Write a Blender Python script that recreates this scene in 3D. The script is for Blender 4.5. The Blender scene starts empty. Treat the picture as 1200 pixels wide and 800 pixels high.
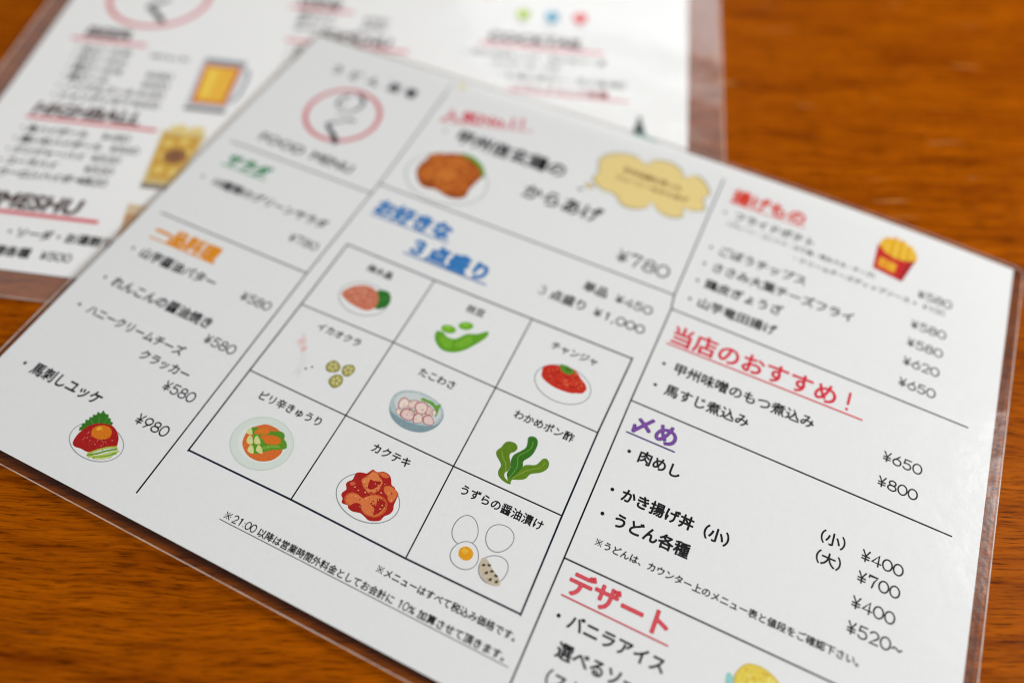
import bpy, math, random
from mathutils import Vector, Matrix
from mathutils.geometry import tessellate_polygon
random.seed(7)
MM = 0.001
sc = bpy.context.scene
C = sc.collection

# ---------------------------------------------------------------- camera
cam = bpy.data.cameras.new('camera')
cam.sensor_width = 36.0
cam.lens = 36.0 * 851.757 / 1200.0
cam.clip_start = 0.01
cam.clip_end = 20
cam.dof.use_dof = True
cam.dof.focus_distance = 0.2135
cam.dof.aperture_fstop = 2.6
cam.dof.aperture_blades = 0
co = bpy.data.objects.new('camera', cam)
C.objects.link(co)
co.location = (195.288 * MM, -16.381 * MM, 206.118 * MM)
co.rotation_euler = (0.556122, -0.0264693, 0.4380405)
sc.camera = co

# ---------------------------------------------------------------- room light
w = bpy.data.worlds.new('World')
sc.world = w
w.use_nodes = True
bg = w.node_tree.nodes['Background']
bg.inputs['Color'].default_value = (0.93, 0.97, 1.0, 1)
bg.inputs['Strength'].default_value = 0.30

def area(name, loc, target, sx, sy, power, col):
    l = bpy.data.lights.new(name, 'AREA')
    l.shape = 'RECTANGLE'
    l.size = sx
    l.size_y = sy
    l.energy = power
    l.color = col
    o = bpy.data.objects.new(name, l)
    C.objects.link(o)
    o.location = loc
    d = Vector(target) - Vector(loc)
    o.rotation_euler = d.to_track_quat('-Z', 'Y').to_euler()
    return o

area('window_light', (-0.35, 2.0, 1.15), (0.15, 0.2, 0), 0.9, 0.5, 4.5, (0.92, 0.97, 1.0))
area('ceiling_light', (1.45, 0.9, 1.15), (0.15, 0.1, 0), 0.8, 0.8, 50, (1.0, 0.99, 0.97))
sc.view_settings.view_transform = 'Standard'
sc.view_settings.look = 'None'
sc.view_settings.exposure = 0
sc.view_settings.gamma = 1
sc.cycles.filter_width = 1.0
sc.cycles.max_bounces = 8
sc.cycles.transparent_max_bounces = 16

# ---------------------------------------------------------------- materials
def lin(c):
    return tuple(((v / 255 + 0.055) / 1.055) ** 2.4 if v > 10 else v / 255 / 12.92 for v in c)

def new_mat(name):
    m = bpy.data.materials.new(name)
    m.use_nodes = True
    m.node_tree.nodes.clear()
    out = m.node_tree.nodes.new('ShaderNodeOutputMaterial')
    return m, m.node_tree, out

INKS = {}
def ink(rgb):
    """printer ink: matte colour with slight toner mottling"""
    if rgb in INKS:
        return INKS[rgb]
    m, nt, out = new_mat('ink_%02x%02x%02x' % rgb)
    p = nt.nodes.new('ShaderNodeBsdfPrincipled')
    n = nt.nodes.new('ShaderNodeTexNoise')
    n.inputs['Scale'].default_value = 2600
    n.inputs['Detail'].default_value = 2
    g = nt.nodes.new('ShaderNodeNewGeometry')
    nt.links.new(g.outputs['Position'], n.inputs['Vector'])
    r = nt.nodes.new('ShaderNodeValToRGB')
    c = lin(rgb)
    r.color_ramp.elements[0].position = 0.3
    lo, hi = (0.97, 1.02) if min(rgb) > 190 else (0.82, 1.12)
    r.color_ramp.elements[0].color = tuple(v * lo for v in c) + (1,)
    r.color_ramp.elements[1].position = 0.7
    r.color_ramp.elements[1].color = tuple(min(1, v * hi + 0.002) for v in c) + (1,)
    nt.links.new(n.outputs['Fac'], r.inputs['Fac'])
    nt.links.new(r.outputs['Color'], p.inputs['Base Color'])
    p.inputs['Roughness'].default_value = 0.7
    p.inputs['Specular IOR Level'].default_value = 0.15
    nt.links.new(p.outputs[0], out.inputs[0])
    INKS[rgb] = m
    return m

def paper_mat():
    m, nt, out = new_mat('white_paper')
    p = nt.nodes.new('ShaderNodeBsdfPrincipled')
    g = nt.nodes.new('ShaderNodeNewGeometry')
    n1 = nt.nodes.new('ShaderNodeTexNoise')
    n1.inputs['Scale'].default_value = 420
    n1.inputs['Detail'].default_value = 6
    n1.inputs['Roughness'].default_value = 0.65
    nt.links.new(g.outputs['Position'], n1.inputs['Vector'])
    r = nt.nodes.new('ShaderNodeValToRGB')
    r.color_ramp.elements[0].position = 0.3
    r.color_ramp.elements[0].color = (0.845, 0.845, 0.835, 1)
    r.color_ramp.elements[1].position = 0.7
    r.color_ramp.elements[1].color = (0.87, 0.87, 0.86, 1)
    nt.links.new(n1.outputs['Fac'], r.inputs['Fac'])
    nt.links.new(r.outputs['Color'], p.inputs['Base Color'])
    p.inputs['Roughness'].default_value = 0.85
    n2 = nt.nodes.new('ShaderNodeTexNoise')
    n2.inputs['Scale'].default_value = 900
    n2.inputs['Detail'].default_value = 4
    nt.links.new(g.outputs['Position'], n2.inputs['Vector'])
    b = nt.nodes.new('ShaderNodeBump')
    b.inputs['Strength'].default_value = 0.12
    b.inputs['Distance'].default_value = 0.0002
    nt.links.new(n2.outputs['Fac'], b.inputs['Height'])
    nt.links.new(b.outputs[0], p.inputs['Normal'])
    nt.links.new(p.outputs[0], out.inputs[0])
    return m

def film_mat(name, tint, rough, ripple, ior=1.45, haze=0.0):
    """thin clear laminate: transmits straight through, reflects by Fresnel"""
    m, nt, out = new_mat(name)
    tr = nt.nodes.new('ShaderNodeBsdfTransparent')
    tr.inputs[0].default_value = tint + (1,)
    gl = nt.nodes.new('ShaderNodeBsdfGlossy')
    gl.inputs['Roughness'].default_value = rough
    fr = nt.nodes.new('ShaderNodeFresnel')
    g = nt.nodes.new('ShaderNodeNewGeometry')
    # the reflectance is the same from either side of a film this thin
    side = nt.nodes.new('ShaderNodeMapRange')
    side.inputs['To Min'].default_value = ior
    side.inputs['To Max'].default_value = 1 / ior
    nt.links.new(g.outputs['Backfacing'], side.inputs['Value'])
    nt.links.new(side.outputs[0], fr.inputs['IOR'])
    n = nt.nodes.new('ShaderNodeTexNoise')
    n.inputs['Scale'].default_value = 55
    n.inputs['Detail'].default_value = 4
    nt.links.new(g.outputs['Position'], n.inputs['Vector'])
    b = nt.nodes.new('ShaderNodeBump')
    b.inputs['Strength'].default_value = ripple
    b.inputs['Distance'].default_value = 0.002
    nt.links.new(n.outputs['Fac'], b.inputs['Height'])
    nt.links.new(b.outputs[0], gl.inputs['Normal'])
    mx = nt.nodes.new('ShaderNodeMixShader')
    nt.links.new(fr.outputs[0], mx.inputs[0])
    # a little pale diffuse mixed evenly into the film
    df = nt.nodes.new('ShaderNodeBsdfDiffuse')
    df.inputs[0].default_value = (0.85, 0.8, 0.74, 1)
    hz = nt.nodes.new('ShaderNodeMixShader')
    hz.inputs[0].default_value = haze
    nt.links.new(tr.outputs[0], hz.inputs[1])
    nt.links.new(df.outputs[0], hz.inputs[2])
    nt.links.new(hz.outputs[0], mx.inputs[1])
    nt.links.new(gl.outputs[0], mx.inputs[2])
    nt.links.new(mx.outputs[0], out.inputs[0])
    return m

def rim_mat():
    """cut edge of the laminate: plastic with its highlight line put into the colour"""
    m, nt, out = new_mat('film_edge_highlight')
    p = nt.nodes.new('ShaderNodeBsdfPrincipled')
    p.inputs['Base Color'].default_value = (0.62, 0.5, 0.42, 1)  # pale colour stands in for the highlight along the cut edge
    p.inputs['Roughness'].default_value = 0.3
    tr = nt.nodes.new('ShaderNodeBsdfTransparent')
    mx = nt.nodes.new('ShaderNodeMixShader')
    n = nt.nodes.new('ShaderNodeTexNoise')
    n.inputs['Scale'].default_value = 160
    n.inputs['Detail'].default_value = 4
    g = nt.nodes.new('ShaderNodeNewGeometry')
    nt.links.new(g.outputs['Position'], n.inputs['Vector'])
    mr = nt.nodes.new('ShaderNodeMapRange')
    mr.inputs['From Min'].default_value = 0.3
    mr.inputs['From Max'].default_value = 0.7
    mr.inputs['To Min'].default_value = 0.3
    mr.inputs['To Max'].default_value = 0.75
    nt.links.new(n.outputs['Fac'], mr.inputs['Value'])
    nt.links.new(mr.outputs[0], mx.inputs[0])
    nt.links.new(tr.outputs[0], mx.inputs[1])
    nt.links.new(p.outputs[0], mx.inputs[2])
    nt.links.new(mx.outputs[0], out.inputs[0])
    return m

def wood_mat():
    m, nt, out = new_mat('varnished_orange_wood')
    N = nt.nodes
    K = nt.links
    g = N.new('ShaderNodeNewGeometry')
    rot = N.new('ShaderNodeVectorRotate')
    rot.rotation_type = 'Z_AXIS'
    rot.inputs['Angle'].default_value = math.radians(-23.5)
    K.new(g.outputs['Position'], rot.inputs['Vector'])
    # slow waviness across the grain
    wn = N.new('ShaderNodeTexNoise')
    wn.inputs['Scale'].default_value = 14
    wn.inputs['Detail'].default_value = 3
    K.new(rot.outputs[0], wn.inputs['Vector'])
    sub = N.new('ShaderNodeVectorMath'); sub.operation = 'SUBTRACT'
    sub.inputs[1].default_value = (0.5, 0.5, 0.5)
    K.new(wn.outputs['Color'], sub.inputs[0])
    sca = N.new('ShaderNodeVectorMath'); sca.operation = 'SCALE'
    sca.inputs['Scale'].default_value = 0.010
    K.new(sub.outputs[0], sca.inputs[0])
    add = N.new('ShaderNodeVectorMath'); add.operation = 'ADD'
    K.new(rot.outputs[0], add.inputs[0]); K.new(sca.outputs[0], add.inputs[1])
    def grain(sx, sy, detail, rough):
        mp = N.new('ShaderNodeMapping')
        mp.inputs['Scale'].default_value = (sx, sy, 1)
        K.new(add.outputs[0], mp.inputs['Vector'])
        n = N.new('ShaderNodeTexNoise')
        n.inputs['Scale'].default_value = 1
        n.inputs['Detail'].default_value = detail
        n.inputs['Roughness'].default_value = rough
        K.new(mp.outputs[0], n.inputs['Vector'])
        return n
    broad = grain(9, 75, 3, 0.55)
    mid = grain(30, 360, 5, 0.62)
    fine = grain(110, 2000, 3, 0.6)
    r1 = N.new('ShaderNodeValToRGB')
    e = r1.color_ramp.elements
    e[0].position = 0.33; e[0].color = (0.135, 0.021, 0.0003, 1)
    e[1].position = 0.68; e[1].color = (0.405, 0.093, 0.0006, 1)
    x = r1.color_ramp.elements.new(0.5); x.color = (0.29, 0.062, 0.0005, 1)
    mixv = N.new('ShaderNodeMath'); mixv.operation = 'MULTIPLY_ADD'
    mixv.inputs[1].default_value = 0.68
    K.new(mid.outputs['Fac'], mixv.inputs[0])
    half = N.new('ShaderNodeMath'); half.operation = 'MULTIPLY'; half.inputs[1].default_value = 0.32
    K.new(broad.outputs['Fac'], half.inputs[0])
    K.new(half.outputs[0], mixv.inputs[2])
    K.new(mixv.outputs[0], r1.inputs['Fac'])
    # dark pores
    r2 = N.new('ShaderNodeValToRGB')
    r2.color_ramp.elements[0].position = 0.33; r2.color_ramp.elements[0].color = (0.22, 0.18, 0.15, 1)
    r2.color_ramp.elements[1].position = 0.50; r2.color_ramp.elements[1].color = (1, 1, 1, 1)
    K.new(fine.outputs['Fac'], r2.inputs['Fac'])
    mul = N.new('ShaderNodeMix'); mul.data_type = 'RGBA'; mul.blend_type = 'MULTIPLY'
    mul.inputs[0].default_value = 0.88
    K.new(r1.outputs['Color'], mul.inputs[6]); K.new(r2.outputs['Color'], mul.inputs[7])
    # scattered pale scratches and specks in the varnish
    sp = grain(60, 900, 1, 0.5)
    sp.inputs['Scale'].default_value = 0.55
    r3 = N.new('ShaderNodeValToRGB')
    r3.color_ramp.elements[0].position = 0.72; r3.color_ramp.elements[0].color = (0, 0, 0, 1)
    r3.color_ramp.elements[1].position = 0.80; r3.color_ramp.elements[1].color = (1, 1, 1, 1)
    K.new(sp.outputs['Fac'], r3.inputs['Fac'])
    mx = N.new('ShaderNodeMix'); mx.data_type = 'RGBA'
    mx.inputs[7].default_value = (0.40, 0.19, 0.06, 1)
    K.new(r3.outputs['Color'], mx.inputs[0])
    K.new(mul.outputs[2], mx.inputs[6])
    p = N.new('ShaderNodeBsdfPrincipled')
    K.new(mx.outputs[2], p.inputs['Base Color'])
    p.inputs['Roughness'].default_value = 0.55
    p.inputs['Specular IOR Level'].default_value = 0.0
    p.inputs['Coat Weight'].default_value = 0.03
    p.inputs['Coat Roughness'].default_value = 0.28
    b = N.new('ShaderNodeBump')
    b.inputs['Strength'].default_value = 0.35
    b.inputs['Distance'].default_value = 0.0003
    K.new(fine.outputs['Fac'], b.inputs['Height'])
    K.new(b.outputs[0], p.inputs['Normal'])
    K.new(b.outputs[0], p.inputs['Coat Normal'])
    K.new(p.outputs[0], out.inputs[0])
    return m

PAPER = paper_mat()
FILM = film_mat('clear_laminate', (0.885, 0.885, 0.885), 0.19, 0.2, 1.30, 0.0)
FILM2 = film_mat('glossy_laminate', (0.97, 0.965, 0.965), 0.20, 0.45, 1.45, 0.045)
RIM = rim_mat()
WOOD = wood_mat()

# ---------------------------------------------------------------- helpers
def link(name, me, parent=None):
    o = bpy.data.objects.new(name, me)
    C.objects.link(o)
    if parent is not None:
        o.parent = parent
    return o

def empty(name, loc=(0, 0, 0), rz=0, **props):
    o = link(name, None)
    o.empty_display_size = 0.02
    o.location = loc
    o.rotation_euler = (0, 0, rz)
    for k, v in props.items():
        o[k] = v
    return o

# how high each sheet bows above its own base plane (mm)
def bow_food(x, y):
    s = min(max(x / 148.5 - 1, -1.06), 1.06)
    t = min(max(y / 210, 0), 1.06)
    k = 1 - s * s
    z = 2.422 * t ** 3 * k + 2.455 * t ** 3 * k * s + 1.067 * t ** 8 * k
    if y > 202:                      # the far edge curls down a little
        z -= 0.5 * k * ((y - 202) / 8) ** 2
    return max(z, -0.6)

def bow_drink(x, y):
    # nearly flat where the food menu rests on it, rippled towards its far right end
    f = min(max((x - 215) / 60, 0), 1) * min(max((y - 80) / 40, 0), 1)
    z = f * (1.4 + 0.34 * math.sin(y / 10.5 + 0.02 * x) + 0.16 * math.sin(y / 5.1 + x / 19))
    g = min(max((100 - x) / 100, 0), 1) * min(max((y - 90) / 60, 0), 1)
    u = min(max(y / 50, 0), 1)
    return z + 1.0 * g + 2.0 * u * u * (3 - 2 * u)

class Sheet:
    """one laminated menu: page coordinates in millimetres, origin at the paper's lower left corner"""
    def __init__(self, root, bow):
        self.root = root
        self.bow = bow
        self.n = 0
    def vert(self, x, y, dz):
        return (x * MM, y * MM, (self.bow(x, y) + dz) * MM)
    def slab(self, name, x0, y0, x1, y1, zb, zt, step, mat, parent, flat=False):
        nx = max(1, round((x1 - x0) / step)); ny = max(1, round((y1 - y0) / step))
        vs, fs = [], []
        for k, z in enumerate((zb, zt)):
            for j in range(ny + 1):
                for i in range(nx + 1):
                    vs.append(self.vert(x0 + (x1 - x0) * i / nx, y0 + (y1 - y0) * j / ny, z))
        M = (nx + 1) * (ny + 1)
        def q(i, j): return j * (nx + 1) + i
        for j in range(ny):
            for i in range(nx):
                a, b, c, d = q(i, j), q(i + 1, j), q(i + 1, j + 1), q(i, j + 1)
                fs.append((M + a, M + b, M + c, M + d))
                fs.append((a, d, c, b))
        top_bottom = len(fs)
        ring = [q(i, 0) for i in range(nx)] + [q(nx, j) for j in range(ny)] + [q(i, ny) for i in range(nx, 0, -1)] + [q(0, j) for j in range(ny, 0, -1)]
        base = len(vs)
        for a in ring:          # the sides have their own vertices so the sheet's face stays evenly shaded
            vs += [vs[a], vs[M + a]]
        R = len(ring)
        for i in range(R):
            a, b = base + 2 * i, base + 2 * ((i + 1) % R)
            fs.append((a, b, b + 1, a + 1))
        me = bpy.data.meshes.new(name)
        me.from_pydata(vs, [], fs)
        me.materials.append(mat)
        me.polygons.foreach_set('use_smooth', [i < top_bottom for i in range(len(fs))])
        return link(name, me, parent)
    def edge(self, name, x0, y0, x1, y1, wd, zb, zt, mat, parent):
        """the cut edge that runs round the laminate, as one thin closed band"""
        pts = []
        r = 3.0
        for cx, cy, a0 in ((x1 - r, y1 - r, 0), (x0 + r, y1 - r, 90), (x0 + r, y0 + r, 180), (x1 - r, y0 + r, 270)):
            for k in range(7):
                a = math.radians(a0 + k * 15)
                pts.append((cx + r * math.cos(a), cy + r * math.sin(a), math.cos(a), math.sin(a)))
        full = []
        for i, p in enumerate(pts):
            qn = pts[(i + 1) % len(pts)]
            L = math.hypot(qn[0] - p[0], qn[1] - p[1])
            n = max(1, int(L / 6))
            for k in range(n):
                t = k / n
                full.append(tuple(p[m_] + (qn[m_] - p[m_]) * t for m_ in range(4)))
        vs, fs = [], []
        n = len(full)
        for x, y, nx, ny in full:
            vs += [self.vert(x, y, zb), self.vert(x - nx * wd, y - ny * wd, zb), self.vert(x - nx * wd, y - ny * wd, zt), self.vert(x, y, zt)]
        for i in range(n):
            a, b = 4 * i, 4 * ((i + 1) % n)
            for k in range(4):
                k2 = (k + 1) % 4
                fs.append((a + k, a + k2, b + k2, b + k))
        me = bpy.data.meshes.new(name)
        me.from_pydata(vs, [], fs)
        me.materials.append(mat)
        return link(name, me, parent)

INK_Z = 0.075     # print sits this far above the sheet's middle (paper top is 0.05)
LAYER = 0.0025

class Print:
    """collects flat coloured shapes; build() makes one mesh of them"""
    def __init__(self, sheet, z0=0):
        self.s = sheet; self.v = []; self.f = []; self.m = []; self.mats = []; self.z = INK_Z + z0; self.k = 0
    def mat(self, rgb):
        if rgb not in self.mats:
            self.mats.append(rgb)
        return self.mats.index(rgb)
    def tri(self, pts, tris, rgb):
        b = len(self.v)
        z = self.z + self.k * LAYER
        self.v += [self.s.vert(x, y, z) for x, y in pts]
        mi = self.mat(rgb)
        # split big triangles so flat print follows the bowed sheet
        pts = list(pts)
        todo, done = [tuple(t) for t in tris], []
        while todo:
            t = todo.pop()
            e = [(math.dist(pts[t[i]], pts[t[(i + 1) % 3]]), i) for i in range(3)]
            L, i = max(e)
            if L <= 6.5:
                done.append(t)
                continue
            p, q, o = t[i], t[(i + 1) % 3], t[(i + 2) % 3]
            mid = ((pts[p][0] + pts[q][0]) / 2, (pts[p][1] + pts[q][1]) / 2)
            pts.append(mid)
            self.v.append(self.s.vert(mid[0], mid[1], z))
            k = len(pts) - 1
            todo += [(p, k, o), (k, q, o)]
        for t in done:
            a, c, d = (pts[i] for i in t)
            if (c[0] - a[0]) * (d[1] - a[1]) - (c[1] - a[1]) * (d[0] - a[0]) < 0:
                t = (t[0], t[2], t[1])
            self.f.append(tuple(b + i for i in t)); self.m.append(mi)
    def up(self):
        self.k += 1
        return self
    def poly(self, pts, rgb):
        self.up()
        tr = tessellate_polygon([[Vector((x, y, 0)) for x, y in pts]])
        self.tri(pts, [tuple(t) for t in tr], rgb)
        return self
    def blob(self, pts, rgb, n=6):
        """closed smooth outline through the points"""
        return self.poly(smooth(pts, n), rgb)
    def ell(self, cx, cy, rx, ry, rgb, rot=0, n=40, wob=0, seed=0):
        rnd = random.Random(seed)
        ph = [rnd.uniform(0, 6.28) for _ in range(3)]
        c, s = math.cos(math.radians(rot)), math.sin(math.radians(rot))
        P = []
        for i in range(n):
            a = 2 * math.pi * i / n
            r = 1 + wob * (math.sin(3 * a + ph[0]) + 0.7 * math.sin(5 * a + ph[1]) + 0.4 * math.sin(8 * a + ph[2]))
            x, y = rx * r * math.cos(a), ry * r * math.sin(a)
            P.append((cx + x * c - y * s, cy + x * s + y * c))
        return self.poly(P, rgb)
    def ring(self, cx, cy, rx, ry, wd, rgb, n=72, up=True):
        if up: self.up()
        P = []
        for i in range(n):
            a = 2 * math.pi * i / n
            P.append((cx + (rx - wd / 2) * math.cos(a), cy + (ry - wd / 2) * math.sin(a)))
            P.append((cx + (rx + wd / 2) * math.cos(a), cy + (ry + wd / 2) * math.sin(a)))
        T = []
        for i in range(n):
            a, b, c, d = 2 * i, 2 * i + 1, (2 * i + 3) % (2 * n), (2 * i + 2) % (2 * n)
            T += [(a, b, c), (a, c, d)]
        self.tri(P, T, rgb)
        return self
    def stroke(self, pts, wd, rgb, closed=False, up=True, w2=None):
        """polyline with round ends; wd may taper to w2"""
        if up: self.up()
        n = len(pts)
        P = []; T = []
        def width(i):
            return wd if w2 is None else wd + (w2 - wd) * i / (n - 1)
        for i in range(n):
            if closed:
                p, q = pts[(i - 1) % n], pts[(i + 1) % n]
            else:
                p, q = pts[max(i - 1, 0)], pts[min(i + 1, n - 1)]
            dx, dy = q[0] - p[0], q[1] - p[1]
            L = math.hypot(dx, dy) or 1
            # mitre so the width holds round corners
            if (closed or 0 < i < n - 1):
                ax, ay = pts[i][0] - pts[i - 1][0], pts[i][1] - pts[i - 1][1]
                la = math.hypot(ax, ay) or 1
                cosb = max(0.6, (ax * dx + ay * dy) / (la * L))
            else:
                cosb = 1
            h = width(i) / 2 / cosb
            nx, ny = -dy / L * h, dx / L * h
            P += [(pts[i][0] + nx, pts[i][1] + ny), (pts[i][0] - nx, pts[i][1] - ny)]
        m_ = n if closed else n - 1
        for i in range(m_):
            a = 2 * i; b = 2 * ((i + 1) % n)
            T += [(a, a + 1, b + 1), (a, b + 1, b)]
        if not closed:
            for i, sg in ((0, -1), (n - 1, 1)):
                j = 1 if i == 0 else n - 2
                a0 = math.atan2(pts[i][1] - pts[j][1], pts[i][0] - pts[j][0])
                r = width(i) / 2
                base = len(P)
                P.append(pts[i])
                for k in range(7):
                    a = a0 - math.pi / 2 + math.pi * k / 6
                    P.append((pts[i][0] + r * math.cos(a), pts[i][1] + r * math.sin(a)))
                for k in range(6):
                    T.append((base, base + 1 + k, base + 2 + k))
        self.tri(P, T, rgb)
        return self
    def line(self, x0, y0, x1, y1, wd, rgb, up=True):
        n = max(2, int(math.hypot(x1 - x0, y1 - y0) / 6) + 1)
        return self.stroke([(x0 + (x1 - x0) * i / (n - 1), y0 + (y1 - y0) * i / (n - 1)) for i in range(n)], wd, rgb, up=up)
    def text(self, s, x, y, em, rgb, bold=0.0, shear=0.0, xs=1.0, res=3, rot=0.0):
        if s.startswith('※'):
            self.up()
            e = em * 0.5
            cx, cy = x + e, y + em * 0.38
            for dx, dy in ((1, 1), (1, -1)):
                self.stroke([(cx - dx * e * 0.66, cy - dy * e * 0.66), (cx + dx * e * 0.66, cy + dy * e * 0.66)], em * 0.1, rgb, up=False)
            for dx, dy in ((0.6, 0), (-0.6, 0), (0, 0.6), (0, -0.6)):
                self.ell(cx + dx * e, cy + dy * e, em * 0.065, em * 0.065, rgb, n=8)
            x += em * xs
            s = s[1:]
            if not s:
                return self
        self.up()
        c = bpy.data.curves.new('lettering', 'FONT')
        c.body = s
        c.size = 1.0
        c.resolution_u = res
        o = bpy.data.objects.new('lettering', c)
        C.objects.link(o)
        dg = bpy.context.evaluated_depsgraph_get()
        me = o.evaluated_get(dg).to_mesh()
        me.calc_loop_triangles()
        cr, sr = math.cos(rot), math.sin(rot)
        P = []
        for v in me.vertices:
            px, py = (v.co.x + shear * v.co.y) * em * xs, v.co.y * em
            P.append((x + px * cr - py * sr, y + px * sr + py * cr))
        T = [tuple(t.vertices) for t in me.loop_triangles]
        # heavier strokes: the glyph printed again, nudged a hair each way
        h = (bold + 0.024) * em
        n = 1 if h < 0.01 else (5 if h < 0.09 else 9)
        for k in range(n):
            a = 6.2832 * k / max(1, n - 1)
            q = 0 if k == n - 1 else h
            self.tri([(px + q * math.cos(a), py + q * math.sin(a)) for px, py in P], T, rgb)
            self.k += 0.4
        bpy.data.objects.remove(o)
        bpy.data.curves.remove(c)
        return self
    def digits(self, s, x, y, adv, h, wd, rgb):
        """round thin numerals drawn as pen strokes"""
        self.up()
        for ch in s:
            if ch == ' ':
                x += adv * 0.5
                continue
            a_ = adv * (0.45 if ch in ',.:' else 1.0)
            for st in GLYPH.get(ch, []):
                P = [(x + (0.5 + (px - 0.5) * 0.9) * a_ if ch not in ',.:' else x + px * a_, y + py * h) for px, py in st]
                if len(P) == 1:
                    P = [P[0], (P[0][0] + 0.01, P[0][1])]
                self.stroke(P, wd, rgb, up=False)
            x += a_
        return self
    def build(self, name, parent, label=None, stuff=False):
        me = bpy.data.meshes.new(name)
        me.from_pydata(self.v, [], self.f)
        for c in self.mats:
            me.materials.append(ink(c))
        me.polygons.foreach_set('material_index', self.m)
        me.update()
        o = link(name, me, parent)
        if label:
            o['label'] = label
        if stuff:
            o['kind'] = 'stuff'
        return o

def smooth(pts, n=6, closed=True):
    N = len(pts)
    out = []
    for i in range(N if closed else N - 1):
        if closed:
            p0, p1, p2, p3 = pts[i - 1], pts[i], pts[(i + 1) % N], pts[(i + 2) % N]
        else:
            p0, p1, p2, p3 = pts[max(i - 1, 0)], pts[i], pts[i + 1], pts[min(i + 2, N - 1)]
        for k in range(n):
            t = k / n
            out.append(tuple(0.5 * (2 * p1[d] + (p2[d] - p0[d]) * t + (2 * p0[d] - 5 * p1[d] + 4 * p2[d] - p3[d]) * t * t
                                    + (3 * p1[d] - p0[d] - 3 * p2[d] + p3[d]) * t ** 3) for d in (0, 1)))
    if not closed:
        out.append(tuple(pts[-1]))
    return out

def arc(cx, cy, rx, ry, a0, a1, n=14):
    return [(cx + rx * math.cos(math.radians(a0 + (a1 - a0) * i / n)), cy + ry * math.sin(math.radians(a0 + (a1 - a0) * i / n))) for i in range(n + 1)]

GLYPH = {
    '0': [arc(.5, .5, .47, .5, 90, 450, 26)],
    '1': [[(.30, .82), (.55, 1), (.55, 0)]],
    '2': [arc(.5, .70, .40, .30, 165, -30, 12) + [(.62, .36), (.10, 0), (.92, 0)]],
    '3': [arc(.48, .76, .34, .24, 160, -90, 12) + arc(.48, .27, .42, .27, 90, -160, 14)],
    '4': [[(.70, 0), (.70, 1), (.06, .27), (.96, .27)]],
    '5': [[(.86, 1), (.22, 1), (.15, .52)] + arc(.48, .32, .42, .32, 125, -155, 16)],
    '6': [[(.72, 1), (.36, .66)] + arc(.5, .33, .43, .33, 150, 510, 22)],
    '7': [[(.08, .82), (.08, 1), (.92, 1), (.62, .55), (.48, 0)]],
    '8': [arc(.5, .76, .35, .24, 270, 630, 20), arc(.5, .27, .44, .27, 90, 450, 22)],
    '9': [arc(.5, .67, .43, .33, -30, 330, 22) + [(.64, .34), (.30, 0)]],
    '¥': [[(.16, 1), (.5, .5), (.84, 1)], [(.5, .5), (.5, 0)], [(.14, .46), (.86, .46)], [(.14, .22), (.86, .22)]],
    ',': [[(.5, .06), (.34, -.16)]],
    '.': [[(.5, .03)]],
    ':': [[(.5, .12)], [(.5, .62)]],
    '~': [smooth([(.05, .36), (.28, .52), (.5, .42), (.72, .32), (.95, .48)], 4, False)],
}

BLACK = (14, 15, 17)
NAVY = (16, 28, 46)
RED = (214, 40, 56)

# ================================================================ table
def make_table():
    root = empty('dining_table', (0.12, 0.15, -0.0022 - 0.03), math.radians(23.5),
                 label='orange brown wooden table with glossy varnish and fine dark grain under both menus', category='table')
    import bmesh
    bm = bmesh.new()
    bmesh.ops.create_cube(bm, size=1)
    for v in bm.verts:
        v.co = Vector((v.co.x * 1.5, v.co.y * 1.3, v.co.z * 0.03 + 0.015))
    bmesh.ops.bevel(bm, geom=bm.edges[:], offset=0.004, segments=3, affect='EDGES')
    me = bpy.data.meshes.new('tabletop')
    bm.to_mesh(me); bm.free()
    me.materials.append(WOOD)
    link('tabletop', me, root)
    # the menus lie a touch out of level with the table: one side rests on the sheet below
    root.rotation_euler = (Matrix.Rotation(math.radians(-0.3), 3, 'Y') @ Matrix.Rotation(math.radians(23.5), 3, 'Z')).to_euler()
    return root
make_table()

# ================================================================ food menu
food = empty('food_menu', (0, 0, 0), 0,
             label='laminated white food menu with dish pictures and ruled grid, lying in front', category='menu')
S = Sheet(food, bow_food)
S.slab('paper_sheet', 0, 0, 297, 210, -0.05, 0.05, 2.5, PAPER, food)
film = S.slab('laminate_film', -1.9, -3.2, 300.4, 211.5, -0.22, 0.22, 2.5, FILM, food)
S.edge('film_edge', -2.2, -3.5, 300.7, 211.8, 0.32, -0.22, 0.23, RIM, food)

def item(s, x, y, em=4.66, bullet=None, name='dish_name', **k):
    p = Print(S)
    p.text(s, x, y, em, BLACK, **k)
    if bullet:
        p.ell(bullet, y + em * 0.37, 0.58, 0.58, BLACK, n=14)
    return p.build(name, food)

def price(s, x, y, adv=3.04, h=3.25, wd=0.46):
    return Print(S).digits(s, x, y, adv, h, wd, BLACK).build('price', food)

def rule(pts, wd, rgb):
    p = Print(S)
    q = []
    for (a, b), (c, d) in zip(pts, pts[1:]):
        n = max(1, int(math.hypot(c - a, d - b) / 6))
        q += [(a + (c - a) * i / n, b + (d - b) * i / n) for i in range(n)]
    q.append(pts[-1])
    p.stroke(q, wd, rgb)
    return p.build('divider_line', food)

def heading(lines, under, rgb, inner=None, bold=0.02, wd=0.5, label=None, **k):
    p = Print(S)
    for s, x, y, em in lines:
        p.text(s, x, y, em, rgb, bold=bold, **k)
        if inner:
            p.text(s, x, y, em, inner, bold=-0.024, **k)
    for x0, y0, x1, y1 in under:
        p.line(x0, y0, x1, y1, wd, rgb)
    return p.build('heading', food, label)

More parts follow.
